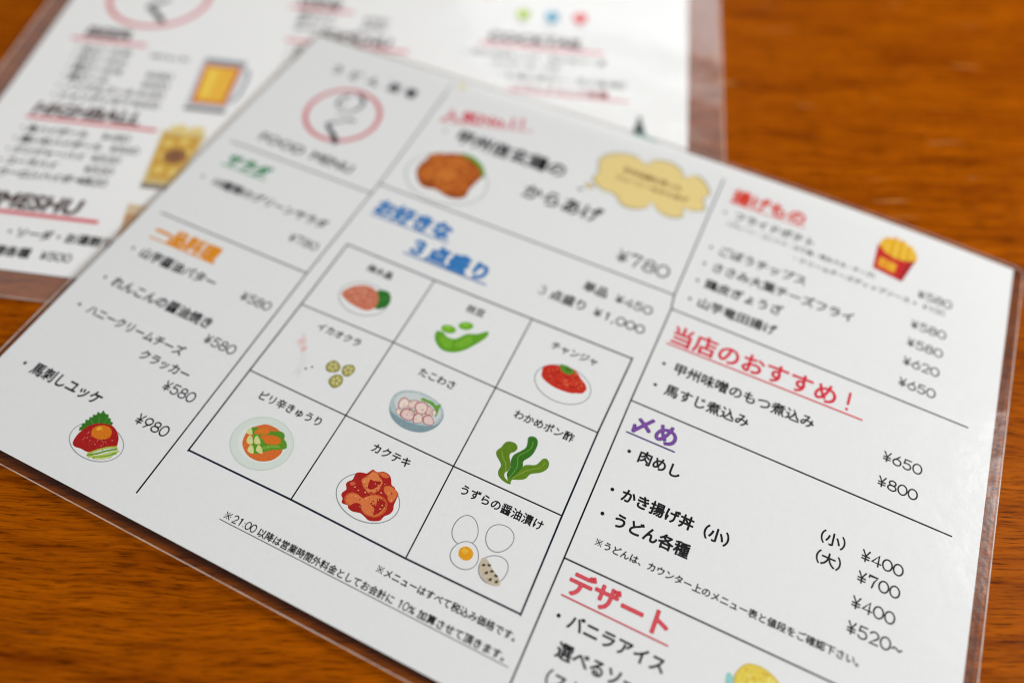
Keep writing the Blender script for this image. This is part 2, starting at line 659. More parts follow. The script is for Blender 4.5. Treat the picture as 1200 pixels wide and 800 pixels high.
# ruled lines
rule([(69.1, 205.8), (70.2, 143.7), (69.2, 95.8), (69.5, 7.0)], 0.5, BLACK)
rule([(188.9, 202.7), (188.9, 143.3), (189.8, 137.6), (189.4, 98.6), (189.6, 43.4), (189.6, 3.0)], 0.5, BLACK)
rule([(6.0, 137.7), (69.9, 138.3)], 0.5, BLACK)
rule([(5.8, 95.7), (69.1, 95.8)], 0.5, BLACK)
rule([(70.4, 143.7), (188.8, 143.5)], 0.5, BLACK)
rule([(189.8, 137.6), (289.2, 136.2)], 0.5, BLACK)
rule([(189.4, 98.5), (289.1, 97.7)], 0.5, BLACK)
rule([(189.6, 43.4), (289.2, 43.9)], 0.5, BLACK)
# the nine-box grid
rule([(75.0, 113.1), (110.9, 112.8), (148.3, 112.9), (184.5, 113.1)], 0.56, NAVY)
rule([(74.5, 24.2), (110.9, 24.5), (149.4, 24.0), (184.9, 24.3)], 0.56, NAVY)
rule([(75.0, 113.3), (74.8, 83.9), (74.5, 55.0), (74.5, 24.0)], 0.56, NAVY)
rule([(184.5, 113.3), (184.0, 83.4), (184.3, 54.3), (184.9, 24.1)], 0.56, NAVY)
rule([(74.8, 83.9), (110.7, 84.3), (148.6, 83.8), (184.0, 83.4)], 0.42, BLACK)
rule([(74.5, 55.0), (110.8, 54.6), (148.8, 54.2), (184.3, 54.3)], 0.42, BLACK)
rule([(110.9, 112.8), (110.7, 84.3), (110.8, 54.6), (110.9, 24.5)], 0.42, BLACK)
rule([(148.3, 112.9), (148.6, 83.8), (148.8, 54.2), (149.4, 24.0)], 0.42, BLACK)

# ---- first column
p = Print(S)
for ch, x, y in (('う', 17.5, 191.2), ('ど', 26.2, 191.3), ('ん', 35.2, 191.5), ('酒', 45.0, 191.7), ('場', 53.0, 191.7)):
    p.text(ch, x, y, 5.6, BLACK, bold=0.012)
p.build('heading', food, 'small black shop name above the red ring')
p = Print(S)
p.ring(37.2, 170.3, 15.2, 15.0, 1.9, (222, 116, 124))
p.build('logo_ring', food, 'red printed ring round the brush lettering')
p = Print(S)
g = (84, 86, 86)
p.stroke(smooth([(33.6, 181.6), (31.6, 178.6), (31.4, 175.6), (33.4, 173.6), (35.2, 175.4)], 5, False), 1.6, g, w2=0.7)
p.stroke(smooth([(37.2, 183.2), (40.6, 181.4), (41.2, 177.0), (39.0, 172.8), (34.8, 169.8)], 5, False), 1.9, g, w2=0.6)
p.stroke(smooth([(43.4, 169.2), (41.0, 168.6), (38.6, 166.6)], 5, False), 1.5, (104, 106, 106), w2=0.9)
p.stroke(smooth([(38.0, 166.0), (35.4, 164.2), (34.8, 162.6), (37.2, 160.6), (40.4, 158.4), (43.0, 155.4)], 5, False), 0.9, (52, 54, 55), w2=2.5)
p.build('logo_lettering', food, 'black brush-written characters inside the red ring')
p = Print(S)
p.text('FOOD', 14.2, 143.4, 6.2, BLACK, bold=-0.004, xs=1.18)
p.text('MENU', 38.2, 143.4, 6.2, BLACK, bold=0.0, xs=1.12)
p.build('heading', food, 'black FOOD MENU lettering under the red ring')
heading([('サラダ', 10.3, 127.2, 6.4)], [(10.2, 126.0, 30.2, 126.0)], (22, 140, 84), bold=0.03, shear=0.1, wd=0.6, label='green underlined heading')
item('10種類のグリーンサラダ', 12.4, 115.6, 4.66, bullet=8.0)
price('¥780', 54.2, 105.5)
heading([('一品料理', 9.4, 85.9, 6.9)], [(9.6, 84.9, 37.6, 84.9)], (238, 150, 14), bold=0.032, wd=0.6, label='orange underlined heading')
item('山芋醤油バター', 11.2, 76.4, 4.66, bullet=7.9, bold=0.004)
price('¥580', 54.2, 76.5)
item('れんこんの醤油焼き', 11.2, 62.1, 4.66, bullet=7.9, bold=0.004)
price('¥580', 53.9, 57.1)
item('ハニークリームチーズ', 11.7, 49.6, 4.05, bullet=8.1, xs=0.98)
item('クラッカー', 39.0, 43.4, 3.95)
price('¥580', 53.2, 37.3)
item('馬刺しユッケ', 12.0, 24.2, 4.62, bullet=8.7, bold=0.006)
price('¥980', 53.3, 24.4)

# ---- second column
heading([('人気No.1！', 74.6, 185.6, 6.9)],
        [(74.6, 184.4, 111.6, 194.6)], (222, 52, 74), bold=0.012, rot=math.radians(15.5), xs=1.12, label='red underlined heading over the fried chicken')
item('甲州信玄鶏の', 84.6, 177.2, 8.0, bullet=79.2, bold=0.008)
item('からあげ', 121.0, 162.2, 8.0, bold=0.004)
price('¥780', 164.2, 148.9, 5.06, 5.1, 0.66)
heading([('お好きな', 74.6, 131.0, 8.0)], [(75.0, 129.4, 107.4, 129.6)], (24, 106, 180), inner=(70, 146, 208), bold=0.035, wd=0.55, label='blue underlined heading, upper line')
heading([('３', 94.8, 120.2, 7.9), ('点', 103.0, 120.2, 7.9), ('盛', 111.2, 120.2, 7.9), ('り', 119.6, 120.2, 7.9)], [(95.0, 118.8, 127.8, 118.8)], (24, 106, 180), inner=(70, 146, 208), bold=0.035, wd=0.55, label='blue underlined heading, lower line')
item('単品', 158.7, 132.0, 4.66)
price('¥450', 170.6, 131.9, 3.45, 3.2, 0.5)
p = Print(S)
p.digits('3', 145.2, 123.8, 3.0, 3.4, 0.36, BLACK)
p.text('点盛り', 149.6, 123.7, 4.66, BLACK)
p.build('dish_name', food)
price('¥1,000', 165.8, 123.5, 3.44, 3.2, 0.5)

def cell(s, x, y):
    return item(s, x, y, 3.38, name='dish_name')
cell('梅水晶', 86.9, 106.3)
cell('枝豆', 126.3, 106.2)
cell('チャンジャ', 158.2, 105.3)
cell('イカオクラ', 84.6, 77.8)
cell('たこわさ', 123.5, 77.3)
cell('わかめポン酢', 157.8, 77.0)
cell('ピリ辛きゅうり', 82.2, 47.9)
cell('カクテキ', 123.5, 47.9)
cell('うずらの醤油漬け', 153.7, 47.7)
item('※メニューはすべて税込み価格です。', 143.3, 17.3, 2.62, name='note_text')
p = Print(S)
p.text('※', 96.2, 11.7, 2.7, BLACK)
p.digits('21:00', 99.2, 11.7, 1.78, 2.15, 0.3, BLACK)
p.text('以降は営業時間外料金としてお会計に', 107.8, 11.7, 2.62, BLACK)
p.digits('10', 153.3, 11.7, 1.75, 2.1, 0.3, BLACK)
p.text('%', 156.9, 11.7, 2.7, BLACK)
p.text('加算させて頂きます。', 159.6, 11.7, 2.62, BLACK, xs=1.06)
p.line(96.0, 10.9, 187.4, 10.9, 0.18, BLACK)
p.build('note_text', food, 'long underlined note along the bottom')

# ---- third column
heading([('揚げもの', 194.3, 194.0, 7.1)], [(194.4, 192.8, 223.0, 192.9)], (226, 62, 40), bold=0.02, label='orange red underlined heading')
item('フライドポテト', 197.6, 185.6, 4.4, bullet=194.1)
item('（プレーン・コンソメ・のり塩・明太マヨ・チーズ）', 195.0, 181.6, 2.4, name='note_text')
item('・クリームチーズディップソース +', 221.6, 176.6, 2.55, name='note_text', xs=1.12)
price('¥100', 268.6, 176.6, 1.95, 2.1, 0.26)
price('¥580', 266.1, 180.6)
for s, y, pr in (('ごぼうチップス', 167.5, '¥580'), ('ささみ大葉チーズフライ', 159.5, '¥580'), ('鶏皮ぎょうざ', 151.4, '¥620'), ('山芋竜田揚げ', 142.7, '¥650')):
    item(s, 197.0, y, 4.66, bullet=194.3)
    price(pr, 266.0, y - 0.7)
heading([('当店のおすすめ', 192.9, 125.3, 8.1)], [(192.9, 123.8, 258.0, 123.9)], (224, 40, 62), bold=0.0, wd=0.55, label='large red underlined heading with exclamation mark')
Print(S).line(252.8, 127.6, 252.8, 131.8, 0.85, (224, 40, 62)).line(252.8, 125.6, 252.8, 125.65, 1.0, (224, 40, 62)).build('exclamation_mark', food, 'red exclamation mark')
item('甲州味噌のもつ煮込み', 197.9, 114.2, 4.68, bullet=194.6)
price('¥650', 266.1, 113.1)
item('馬すじ煮込み', 197.9, 105.5, 4.66, bullet=194.6)
price('¥800', 266.1, 104.2)
heading([('〆め', 192.0, 89.0, 7.8)], [(192.0, 87.6, 207.6, 87.6)], (74, 26, 120), inner=(136, 80, 176), bold=0.012, wd=0.5, label='purple underlined heading')
item('肉めし', 197.9, 80.1, 4.66, bullet=195.0, bold=0.006)
item('かき揚げ丼（小）', 197.6, 66.5, 4.5, bullet=194.7, bold=0.008)
item('うどん各種', 198.0, 58.3, 4.66, bullet=194.7, bold=0.008)
item('（小）', 251.4, 80.0, 4.3, name='size_note')
item('（大）', 251.4, 73.6, 4.3, name='size_note')
price('¥400', 265.9, 79.4)
price('¥700', 266.0, 72.8)
price('¥400', 265.9, 65.2)
price('¥520~', 266.0, 58.0)
item('※うどんは、カウンター上のメニュー表と値段をご確認下さい。', 195.6, 50.6, 2.66, name='note_text')
heading([('デザート', 192.9, 35.4, 7.6)], [(192.9, 33.8, 223.6, 33.8)], (208, 34, 54), inner=(232, 88, 98), bold=0.012, wd=0.45, label='red underlined dessert heading')
item('バニラアイス', 197.0, 26.7, 4.66, bullet=194.3, bold=0.006)
item('選べるソース', 197.0, 18.9, 4.66, bold=0.004)
item('（ストロベリー・チョコ）', 194.2, 11.6, 4.5)

# ================================================================ printed pictures
def picture(name, label, groups):
    """groups: list of (piece name, function that draws it); the first is the picture's own mesh"""
    k = 0
    root = None
    for nm, fn in groups:
        p = Print(S); p.k = k
        fn(p)
        k = p.k
        if root is None:
            root = p.build(name, food, label)
        else:
            p.build(nm, root)
    return root

def plate(cx, cy, rx, ry, rim=(150, 158, 152), fill=(240, 240, 238), inner=None, wd=0.3):
    def f(p):
        p.ell(cx, cy, rx, ry, fill, n=56)
        p.ring(cx, cy, rx, ry, wd, rim)
        if inner:
            p.ell(cx, cy, rx * 0.78, ry * 0.74, inner, n=44)
    return f

def scatter(p, cx, cy, rx, ry, n, r, cols, seed, poly=None):
    rnd = random.Random(seed)
    for i in range(n):
        a = rnd.uniform(0, 6.283); q = math.sqrt(rnd.random())
        x, y = cx + rx * q * math.cos(a), cy + ry * q * math.sin(a)
        s = r * rnd.uniform(0.6, 1.3)
        if i % 6 == 0: p.up()
        P = [(x + s * math.cos(t * 1.047), y + s * 0.8 * math.sin(t * 1.047)) for t in range(6)]
        p.tri(P, [(0, 1, 2), (0, 2, 3), (0, 3, 4), (0, 4, 5)], cols[i % len(cols)])

# fried chicken
def chicken(p):
    p.blob([(79.53, 156.07), (79.41, 161.09), (81.79, 165.45), (85.51, 169.18), (90.18, 171.15), (95.19, 170.58), (100.0, 168.43), (103.76, 164.6), (103.26, 160.06), (102.54, 156.07), (102.79, 151.98), (99.51, 149.56), (95.02, 149.43), (91.56, 150.77), (86.65, 149.61), (82.85, 151.44)], (166, 78, 16), 4)
    for i, (x, y, rx, ry, c) in enumerate([(85.0, 164.4, 4.6, 4.6, (200, 104, 26)), (92.0, 166.0, 5.0, 4.4, (206, 112, 30)), (98.6, 163.4, 4.4, 4.4, (192, 96, 22)),
                                  (84.8, 157.2, 4.6, 4.6, (204, 108, 28)), (91.6, 158.4, 5.2, 4.6, (214, 122, 40)), (98.0, 156.0, 4.2, 4.6, (196, 98, 22)), (93.0, 153.2, 4.6, 3.0, (200, 102, 26))]):
        p.ell(x, y, rx, ry, (168, 80, 16), wob=0.06, seed=i)
        p.ell(x, y + 0.1, rx - 0.4, ry - 0.4, c, wob=0.06, seed=i)
        scatter(p, x, y, rx * 0.7, ry * 0.7, 10, 0.5, [(228, 148, 62), (176, 84, 20)], i)
picture('food_illustration', 'picture of brown fried chicken with a lettuce leaf on a white plate', [
    ('plate', plate(92.0, 157.3, 16.6, 12.4, wd=0.35)),
    ('lettuce', lambda p: p.blob([(89.96, 170.66), (92.46, 172.23), (96.82, 171.99), (101.26, 169.66), (103.91, 166.54), (104.62, 163.78), (101.02, 166.4), (95.97, 169.04)], (96, 164, 20), 4)),
    ('fried_chicken', chicken)])

# yellow speech cloud
CLOUD = [(141.95, 192.06), (145.89, 197.13), (153.7, 199.21), (159.0, 196.95), (161.78, 200.4), (167.67, 201.64), (172.75, 199.66), (174.51, 196.91), (178.79, 199.6), (183.12, 197.38), (186.0, 193.15), (184.57, 189.71), (186.53, 185.16), (182.37, 182.51), (179.37, 182.46), (180.12, 178.73), (176.42, 176.3), (171.07, 177.17), (167.43, 180.26), (166.97, 177.28), (162.91, 174.4), (157.8, 174.34), (153.36, 177.83), (148.0, 178.15), (143.22, 181.65), (143.97, 185.63)]
def cloud_shape(p, grow, rgb):
    cx, cy = 164.6, 187.6
    p.blob([(cx + (x - cx) * (1 + grow / 20), cy + (y - cy) * (1 + grow / 11)) for x, y in CLOUD], rgb, 6)
picture('speech_cloud', 'pale yellow cloud-shaped bubble with two lines of small brown writing', [
    ('outline', lambda p: (cloud_shape(p, 0.45, (132, 132, 112)), p.ell(143.2, 177.6, 2.0, 1.3, (132, 132, 112)), p.ell(143.2, 177.6, 1.6, 0.9, (246, 218, 146)), p.ell(140.6, 174.6, 1.1, 0.7, (132, 132, 112)))),
    ('fill', lambda p: cloud_shape(p, 0.0, (246, 218, 146))),
    ('writing', lambda p: (p.text('甲州地鶏を使った', 152.0, 189.8, 3.0, (120, 84, 26)), p.text('ジューシーなからあげ', 150.6, 185.4, 2.9, (120, 84, 26))))])

# cartilage with plum, first box
picture('food_illustration', 'picture of pink chopped food and a green leaf on a white plate', [
    ('plate', plate(92.6, 95.1, 8.9, 6.5)),
    ('leaf', lambda p: p.blob([(95.0, 99.6), (98.6, 101.4), (101.2, 99.0), (101.4, 95.4), (98.0, 93.4)], (46, 120, 40)).stroke([(96, 95.5), (100, 99.4)], 0.25, (90, 156, 70))),
    ('topping', lambda p: (p.blob([(84.6, 94.4), (86.6, 98.0), (90.6, 100.4), (94.6, 100.0), (97.4, 97.2), (98.0, 93.4), (95.6, 91.2), (90.0, 91.4), (86.2, 92.6)], (214, 124, 96)), scatter(p, 91.4, 95.6, 5.0, 3.6, 60, 0.42, [(236, 166, 140), (194, 98, 70), (226, 148, 120)], 3)))])

# edamame
def pod(p):
    p.blob([(121.4, 94.4), (122.6, 91.2), (126.0, 88.9), (129.6, 89.2), (132.8, 91.4), (135.2, 94.8), (137.6, 99.6), (137.0, 101.8), (134.2, 99.4), (131.0, 97.8), (128.6, 94.6), (125.8, 94.0), (123.6, 95.0)], (104, 168, 34))
    p.blob([(123.4, 93.2), (125.8, 90.4), (128.6, 90.6), (128.0, 93.2), (125.4, 93.4)], (122, 184, 44))
    p.blob([(129.4, 92.0), (132.0, 92.4), (134.0, 95.8), (132.6, 97.6), (130.2, 95.0)], (122, 184, 44))
picture('food_illustration', 'picture of a green soybean pod with two loose beans above it', [
    ('pod', pod),
    ('bean', lambda p: p.ell(124.7, 96.9, 2.6, 1.6, (116, 184, 28), rot=8).ell(124.2, 97.3, 1.3, 0.6, (150, 208, 70), rot=8)),
    ('bean', lambda p: p.ell(129.4, 100.6, 2.5, 1.6, (116, 184, 28), rot=22).ell(129.0, 101.0, 1.2, 0.6, (150, 208, 70), rot=22))])

# spicy cod innards
picture('food_illustration', 'picture of a bright red heap with a green pinch on top on a white plate', [
    ('plate', plate(167.5, 94.3, 9.4, 6.6)),
    ('topping', lambda p: (p.ell(166.9, 96.1, 7.9, 4.1, (206, 44, 24), wob=0.03, seed=4, rot=-4), p.blob([(160.4, 96.6), (163.4, 99.8), (168.0, 101.0), (172.0, 98.8), (174.8, 94.4), (170, 93.2)], (206, 44, 24)), scatter(p, 167.2, 96.6, 6.2, 3.4, 80, 0.4, [(238, 110, 60), (172, 26, 16), (222, 70, 36)], 5))),
    ('garnish', lambda p: p.ell(166.6, 99.8, 2.6, 1.4, (92, 146, 40), wob=0.08, seed=2, rot=-10).ell(167.0, 100.0, 1.2, 0.6, (66, 118, 28), rot=-10))])

# squid and okra
def squid(p):
    p.blob([(81.74, 74.73), (84.57, 72.75), (85.61, 70.67), (86.6, 70.43), (86.52, 69.29), (86.69, 68.29), (85.94, 67.19), (84.53, 69.05), (81.94, 70.18), (81.86, 71.8), (82.52, 72.31)], (238, 222, 218), 4)
    p.blob([(82.2, 71.6), (83.6, 72.6), (84.6, 71.4), (83.4, 70.4)], (236, 204, 202))
    p.blob([(84.6, 69.8), (86.2, 70.2), (86.4, 68.8), (85.2, 68.2)], (234, 200, 200))
    p.stroke([(86.6, 68.0), (88.4, 65.0), (89.0, 62.0)], 1.6, (235, 234, 231), w2=2.4)
    for q in ((88.4, 62.2, 87.8, 59.8), (89.2, 62.2, 89.6, 59.8)):
        p.stroke([(q[0], q[1]), (q[2], q[3])], 0.4, (230, 224, 220))
def okra(P):
    def f(p):
        cx, cy = sum(q[0] for q in P) / 5, sum(q[1] for q in P) / 5
        r, a0 = 2.4, math.degrees(math.atan2(P[0][1] - cy, P[0][0] - cx))
        p.blob(P, (126, 122, 34), 4)
        p.blob([(cx + (x - cx) * 0.84, cy + (y - cy) * 0.84) for x, y in P], (186, 178, 92), 4)
        for i in range(5):
            a = math.radians(a0 + 36 + 72 * i)
            p.ell(cx + r * 0.42 * math.cos(a), cy + r * 0.42 * math.sin(a), r * 0.2, r * 0.15, (232, 224, 166), rot=math.degrees(a), n=12)
        for i in range(5):
            a = math.radians(a0 + 72 * i)
            p.stroke([(cx, cy), (cx + r * 0.7 * math.cos(a), cy + r * 0.7 * math.sin(a))], 0.18, (140, 132, 50), up=(i == 0))
    return f
picture('food_illustration', 'picture of a faint pink squid beside three cut okra slices', [
    ('squid', squid),
    ('squid_eye', lambda p: p.ell(90.3, 63.3, 0.36, 0.36, (30, 30, 34), n=12)),
    ('squid_eye', lambda p: p.ell(91.8, 64.7, 0.36, 0.36, (30, 30, 34), n=12)),
    ('okra_slice', okra([(95.48, 67.53), (96.93, 69.95), (99.83, 68.94), (100.0, 66.62), (97.0, 65.51)])),
    ('okra_slice', okra([(100.83, 69.42), (103.22, 71.01), (104.92, 69.46), (104.11, 66.72), (101.77, 66.88)])),
    ('okra_slice', okra([(99.36, 62.58), (99.97, 65.41), (102.41, 65.97), (103.74, 63.49), (102.17, 61.19)]))])

# octopus with wasabi
BOWL = [(121.67, 62.63), (120.67, 66.24), (121.51, 69.02), (124.24, 70.94), (128.05, 71.89), (132.48, 71.66), (135.73, 70.59), (137.8, 68.69), (138.59, 66.21), (137.92, 63.05), (135.53, 60.21), (132.09, 58.83), (128.24, 58.66), (124.34, 59.89)]
def octo(p):
    for i, q in enumerate([[(125.99, 67.34), (127.64, 68.73), (128.74, 68.68), (128.5, 66.22), (126.68, 65.63)], [(124.07, 64.08), (123.24, 66.01), (123.78, 67.9), (125.04, 68.06), (126.2, 67.45), (126.55, 65.86), (125.32, 64.25)], [(131.62, 68.32), (132.96, 68.81), (134.52, 67.4), (134.39, 66.18), (132.88, 66.02)], [(128.45, 66.78), (128.66, 68.34), (130.29, 69.28), (132.26, 68.62), (132.75, 66.25), (131.8, 65.07), (129.89, 65.16)], [(123.96, 62.87), (124.41, 63.96), (125.61, 62.8), (125.16, 61.72)], [(125.63, 62.52), (125.66, 64.12), (127.15, 65.28), (129.01, 65.31), (130.1, 63.82), (130.02, 62.07), (128.56, 61.36), (126.69, 61.6)], [(129.89, 63.72), (130.44, 65.13), (132.08, 65.06), (133.19, 63.03), (131.98, 61.88), (130.81, 61.6)], [(134.15, 68.08), (135.12, 68.26), (135.86, 66.89), (135.02, 66.48)], [(132.66, 64.48), (133.76, 65.87), (135.05, 65.93), (136.66, 64.42), (136.52, 63.22), (135.15, 62.84), (133.86, 62.78)]]):
        cx, cy = sum(a[0] for a in q) / len(q), sum(a[1] for a in q) / len(q)
        p.blob(q, (184, 96, 100), 4)
        p.blob([(cx + (x - cx) * 0.84 + 0.1, cy + (y - cy) * 0.84 - 0.05) for x, y in q], [(240, 216, 206), (244, 226, 212), (236, 206, 200)][i % 3], 4)
    scatter(p, 129.8, 65.6, 5.4, 3.0, 22, 0.24, [(122, 170, 70), (206, 120, 120), (232, 180, 160), (140, 60, 70)], 6)
picture('food_illustration', 'picture of a grey blue bowl of pale octopus pieces with green wasabi', [
    ('bowl', lambda p: (p.blob(BOWL, (136, 160, 168), 5), p.blob([(121.52, 63.14), (120.77, 66.29), (121.54, 68.98), (124.26, 70.89), (128.08, 71.84), (132.51, 71.62), (135.76, 70.55), (137.76, 68.67), (138.21, 65.45), (136.93, 63.42), (133.6, 61.81), (129.98, 61.19), (126.51, 61.22), (123.17, 61.91)], (186, 200, 202), 5), p.ell(129.6, 66.7, 7.9, 4.6, (212, 218, 216), n=44))),
    ('wasabi', lambda p: p.blob([(129.06, 69.57), (129.59, 70.56), (130.97, 70.49), (132.78, 70.63), (134.46, 69.98), (135.65, 70.99), (135.93, 69.23), (136.31, 66.53), (135.77, 66.56), (134.78, 68.39), (132.64, 69.39), (130.44, 69.5)], (106, 166, 60), 4)),
    ('octopus', octo)])

# seaweed
def weed(outline, c, rib, hi):
    def f(p):
        cx, cy = sum(a[0] for a in outline) / len(outline), sum(a[1] for a in outline) / len(outline)
        p.blob(outline, c, 4)
        p.stroke(smooth(rib, 5, False), 0.26, hi)
    return f
picture('food_illustration', 'picture of dark green wavy seaweed fronds', [
    ('frond', weed([(166.51, 56.44), (164.68, 56.4), (162.57, 57.2), (161.59, 58.7), (161.46, 60.91), (159.03, 62.9), (158.35, 64.32), (159.05, 65.97), (159.63, 68.16), (161.13, 69.03), (162.8, 68.95), (163.74, 67.79), (163.41, 66.46), (162.53, 65.46), (162.65, 64.35), (163.42, 63.28), (164.3, 61.7), (164.19, 59.95), (163.65, 59.12), (164.02, 57.9), (165.38, 57.15), (166.45, 57.11)], (98, 134, 22), [(163.76, 59.46), (162.44, 61.95), (160.9, 63.22), (159.78, 65.0)], (142, 168, 50))),
    ('frond', weed([(165.06, 57.83), (166.57, 59.68), (167.67, 63.04), (168.5, 64.15), (170.9, 65.3), (171.74, 67.0), (172.08, 68.02), (173.18, 68.55), (174.35, 67.68), (174.64, 65.82), (173.41, 63.81), (170.8, 62.0), (170.08, 60.11), (168.53, 58.89), (166.57, 58.0), (166.35, 56.78)], (100, 138, 22), [(166.35, 58.46), (168.75, 61.86), (170.6, 63.6), (172.57, 65.11), (173.26, 67.15)], (142, 168, 50))),
    ('frond', weed([(165.16, 57.89), (164.3, 59.16), (164.41, 61.47), (163.64, 63.39), (163.64, 65.41), (165.06, 67.55), (165.95, 69.15), (165.73, 70.81), (165.24, 72.5), (166.05, 73.4), (167.52, 73.45), (168.62, 72.2), (168.93, 69.7), (168.47, 67.15), (167.14, 64.79), (167.67, 63.04), (167.01, 60.46), (166.14, 58.35)], (54, 116, 22), [(165.49, 58.04), (166.15, 62.31), (165.06, 65.52), (166.72, 68.05), (167.5, 69.89), (167.18, 71.8)], (112, 160, 50)))])

# radish kimchi
def kimchi(p):
    p.blob([(123.37, 31.96), (123.22, 32.9), (123.74, 34.17), (122.72, 35.58), (123.09, 36.64), (123.83, 37.59), (123.68, 39.75), (125.32, 40.69), (126.6, 41.01), (127.58, 42.82), (129.14, 42.67), (130.9, 43.67), (132.93, 43.45), (134.13, 42.39), (135.05, 41.06), (136.24, 40.75), (137.1, 40.0), (138.17, 39.64), (138.5, 38.07), (138.75, 35.9), (139.28, 34.73), (139.03, 33.2), (137.86, 31.8), (137.4, 30.18), (134.75, 28.91), (132.77, 29.36), (131.13, 29.7), (128.87, 29.18), (127.22, 29.51), (126.7, 30.12), (124.73, 30.03), (124.26, 31.24)], (176, 28, 18), 3)
    for q, c in (([(133.27, 39.62), (134.72, 40.62), (136.61, 40.35), (138.12, 39.48), (138.18, 37.63), (137.8, 36.3), (136.65, 36.32), (135.28, 37.68), (134.32, 38.08)], (226, 120, 62)), ([(126.19, 38.28), (126.55, 39.64), (127.36, 41.22), (127.78, 42.47), (129.44, 42.67), (130.51, 41.84), (132.24, 40.89), (132.59, 39.3), (132.5, 37.5), (131.48, 36.29), (130.29, 35.86), (128.48, 36.45)], (230, 132, 72)), ([(129.73, 42.66), (131.27, 43.55), (133.27, 42.87), (132.15, 42.04), (130.9, 42.18)], (222, 110, 56)), ([(124.71, 31.45), (124.58, 32.83), (125.58, 34.03), (127.43, 34.34), (129.39, 33.98), (130.78, 35.52), (132.45, 36.61), (135.0, 36.68), (136.68, 35.76), (137.5, 33.88), (137.25, 32.35), (136.0, 30.62), (134.1, 29.99), (132.37, 30.01), (130.69, 30.9), (130.16, 31.77), (127.97, 31.58), (127.26, 30.38), (125.87, 30.29)], (226, 122, 66)), ([(123.55, 36.13), (124.29, 37.07), (125.32, 36.83), (124.76, 35.83)], (214, 96, 66))):
        cx, cy = sum(a[0] for a in q) / len(q), sum(a[1] for a in q) / len(q)
        p.blob(q, (206, 92, 44), 3)
        p.blob([(cx + (x - cx) * 0.9, cy + (y - cy) * 0.9) for x, y in q], c, 3)
    for q in ([(128.97, 37.56), (128.49, 39.83), (129.67, 39.81), (131.67, 40.62), (131.87, 39.54), (131.37, 38.42), (130.58, 37.31), (129.54, 37.1)], [(132.23, 33.34), (134.17, 33.7), (133.34, 35.59), (135.17, 35.9), (136.37, 35.32), (136.48, 33.67), (136.02, 32.04), (134.79, 30.74), (134.25, 32.6)], [(127.39, 30.17), (128.19, 31.69), (130.02, 31.99), (130.87, 30.13), (128.96, 29.5)]):
        p.blob(q, (172, 26, 16), 2)
    scatter(p, 131.0, 35.8, 6.6, 5.4, 56, 0.22, [(140, 20, 12), (246, 190, 130), (150, 30, 18)], 8)
picture('food_illustration', 'picture of glossy red radish kimchi cubes on a white plate', [
    ('plate', plate(130.8, 34.6, 9.9, 6.9, rim=(150, 156, 156))),
    ('kimchi', kimchi)])

# spicy cucumber
def cuke(p):
    p.blob([(87.06, 38.33), (88.23, 39.12), (92.68, 39.93), (95.81, 41.28), (97.43, 40.95), (98.13, 39.71), (97.28, 39.14), (95.54, 39.41), (91.95, 38.3), (90.88, 37.15), (88.45, 36.61)], (92, 148, 30), 4)
    p.blob([(88.92, 36.84), (90.72, 37.39), (92.48, 36.67), (97.01, 37.29), (97.51, 39.25), (99.08, 39.23), (100.48, 37.72), (99.91, 36.67), (97.22, 35.21), (94.94, 33.19), (92.57, 31.74), (90.29, 34.05)], (98, 154, 34), 4)
    p.blob([(93.6, 33.4), (96.4, 35.6), (98.6, 36.6), (97.6, 37.0), (94.6, 35.4)], (130, 174, 56), 4)
    for q in ([(86.51, 36.47), (86.48, 38.04), (87.35, 38.15), (88.6, 36.84), (87.98, 36.39)], [(88.32, 34.19), (87.92, 36.04), (89.07, 35.97), (90.56, 34.33), (89.37, 33.6)], [(91.02, 34.55), (89.94, 36.07), (90.33, 37.05), (92.64, 35.34)], [(90.47, 31.65), (90.11, 33.65), (91.42, 33.35), (92.61, 31.61)], [(92.77, 32.76), (92.31, 34.71), (93.7, 34.29), (95.07, 32.79)]):
        p.blob(q, (222, 224, 150), 3)
picture('food_illustration', 'picture of cut cucumber sticks in orange sauce on a pale round plate', [
    ('plate', plate(92.9, 35.6, 9.9, 8.4, rim=(206, 218, 206), fill=(222, 230, 222), inner=(230, 236, 229))),
    ('sauce', lambda p: p.blob([(87.75, 32.82), (86.7, 35.77), (86.94, 38.27), (88.54, 40.0), (90.4, 41.38), (93.34, 41.68), (95.89, 41.16), (98.69, 39.35), (99.51, 37.25), (100.09, 35.06), (98.91, 32.35), (96.4, 30.69), (94.02, 30.15), (90.9, 30.63)], (224, 112, 44), 4)),
    ('cucumber', cuke),
    ('chili', lambda p: p.blob([(88.71, 38.01), (90.22, 39.85), (92.68, 39.93), (92.71, 38.99), (89.53, 37.29)], (228, 124, 36), 4).blob([(92.46, 37.13), (94.61, 38.96), (96.57, 39.27), (97.85, 38.32), (97.17, 37.05), (94.15, 36.06)], (226, 118, 30), 4))])

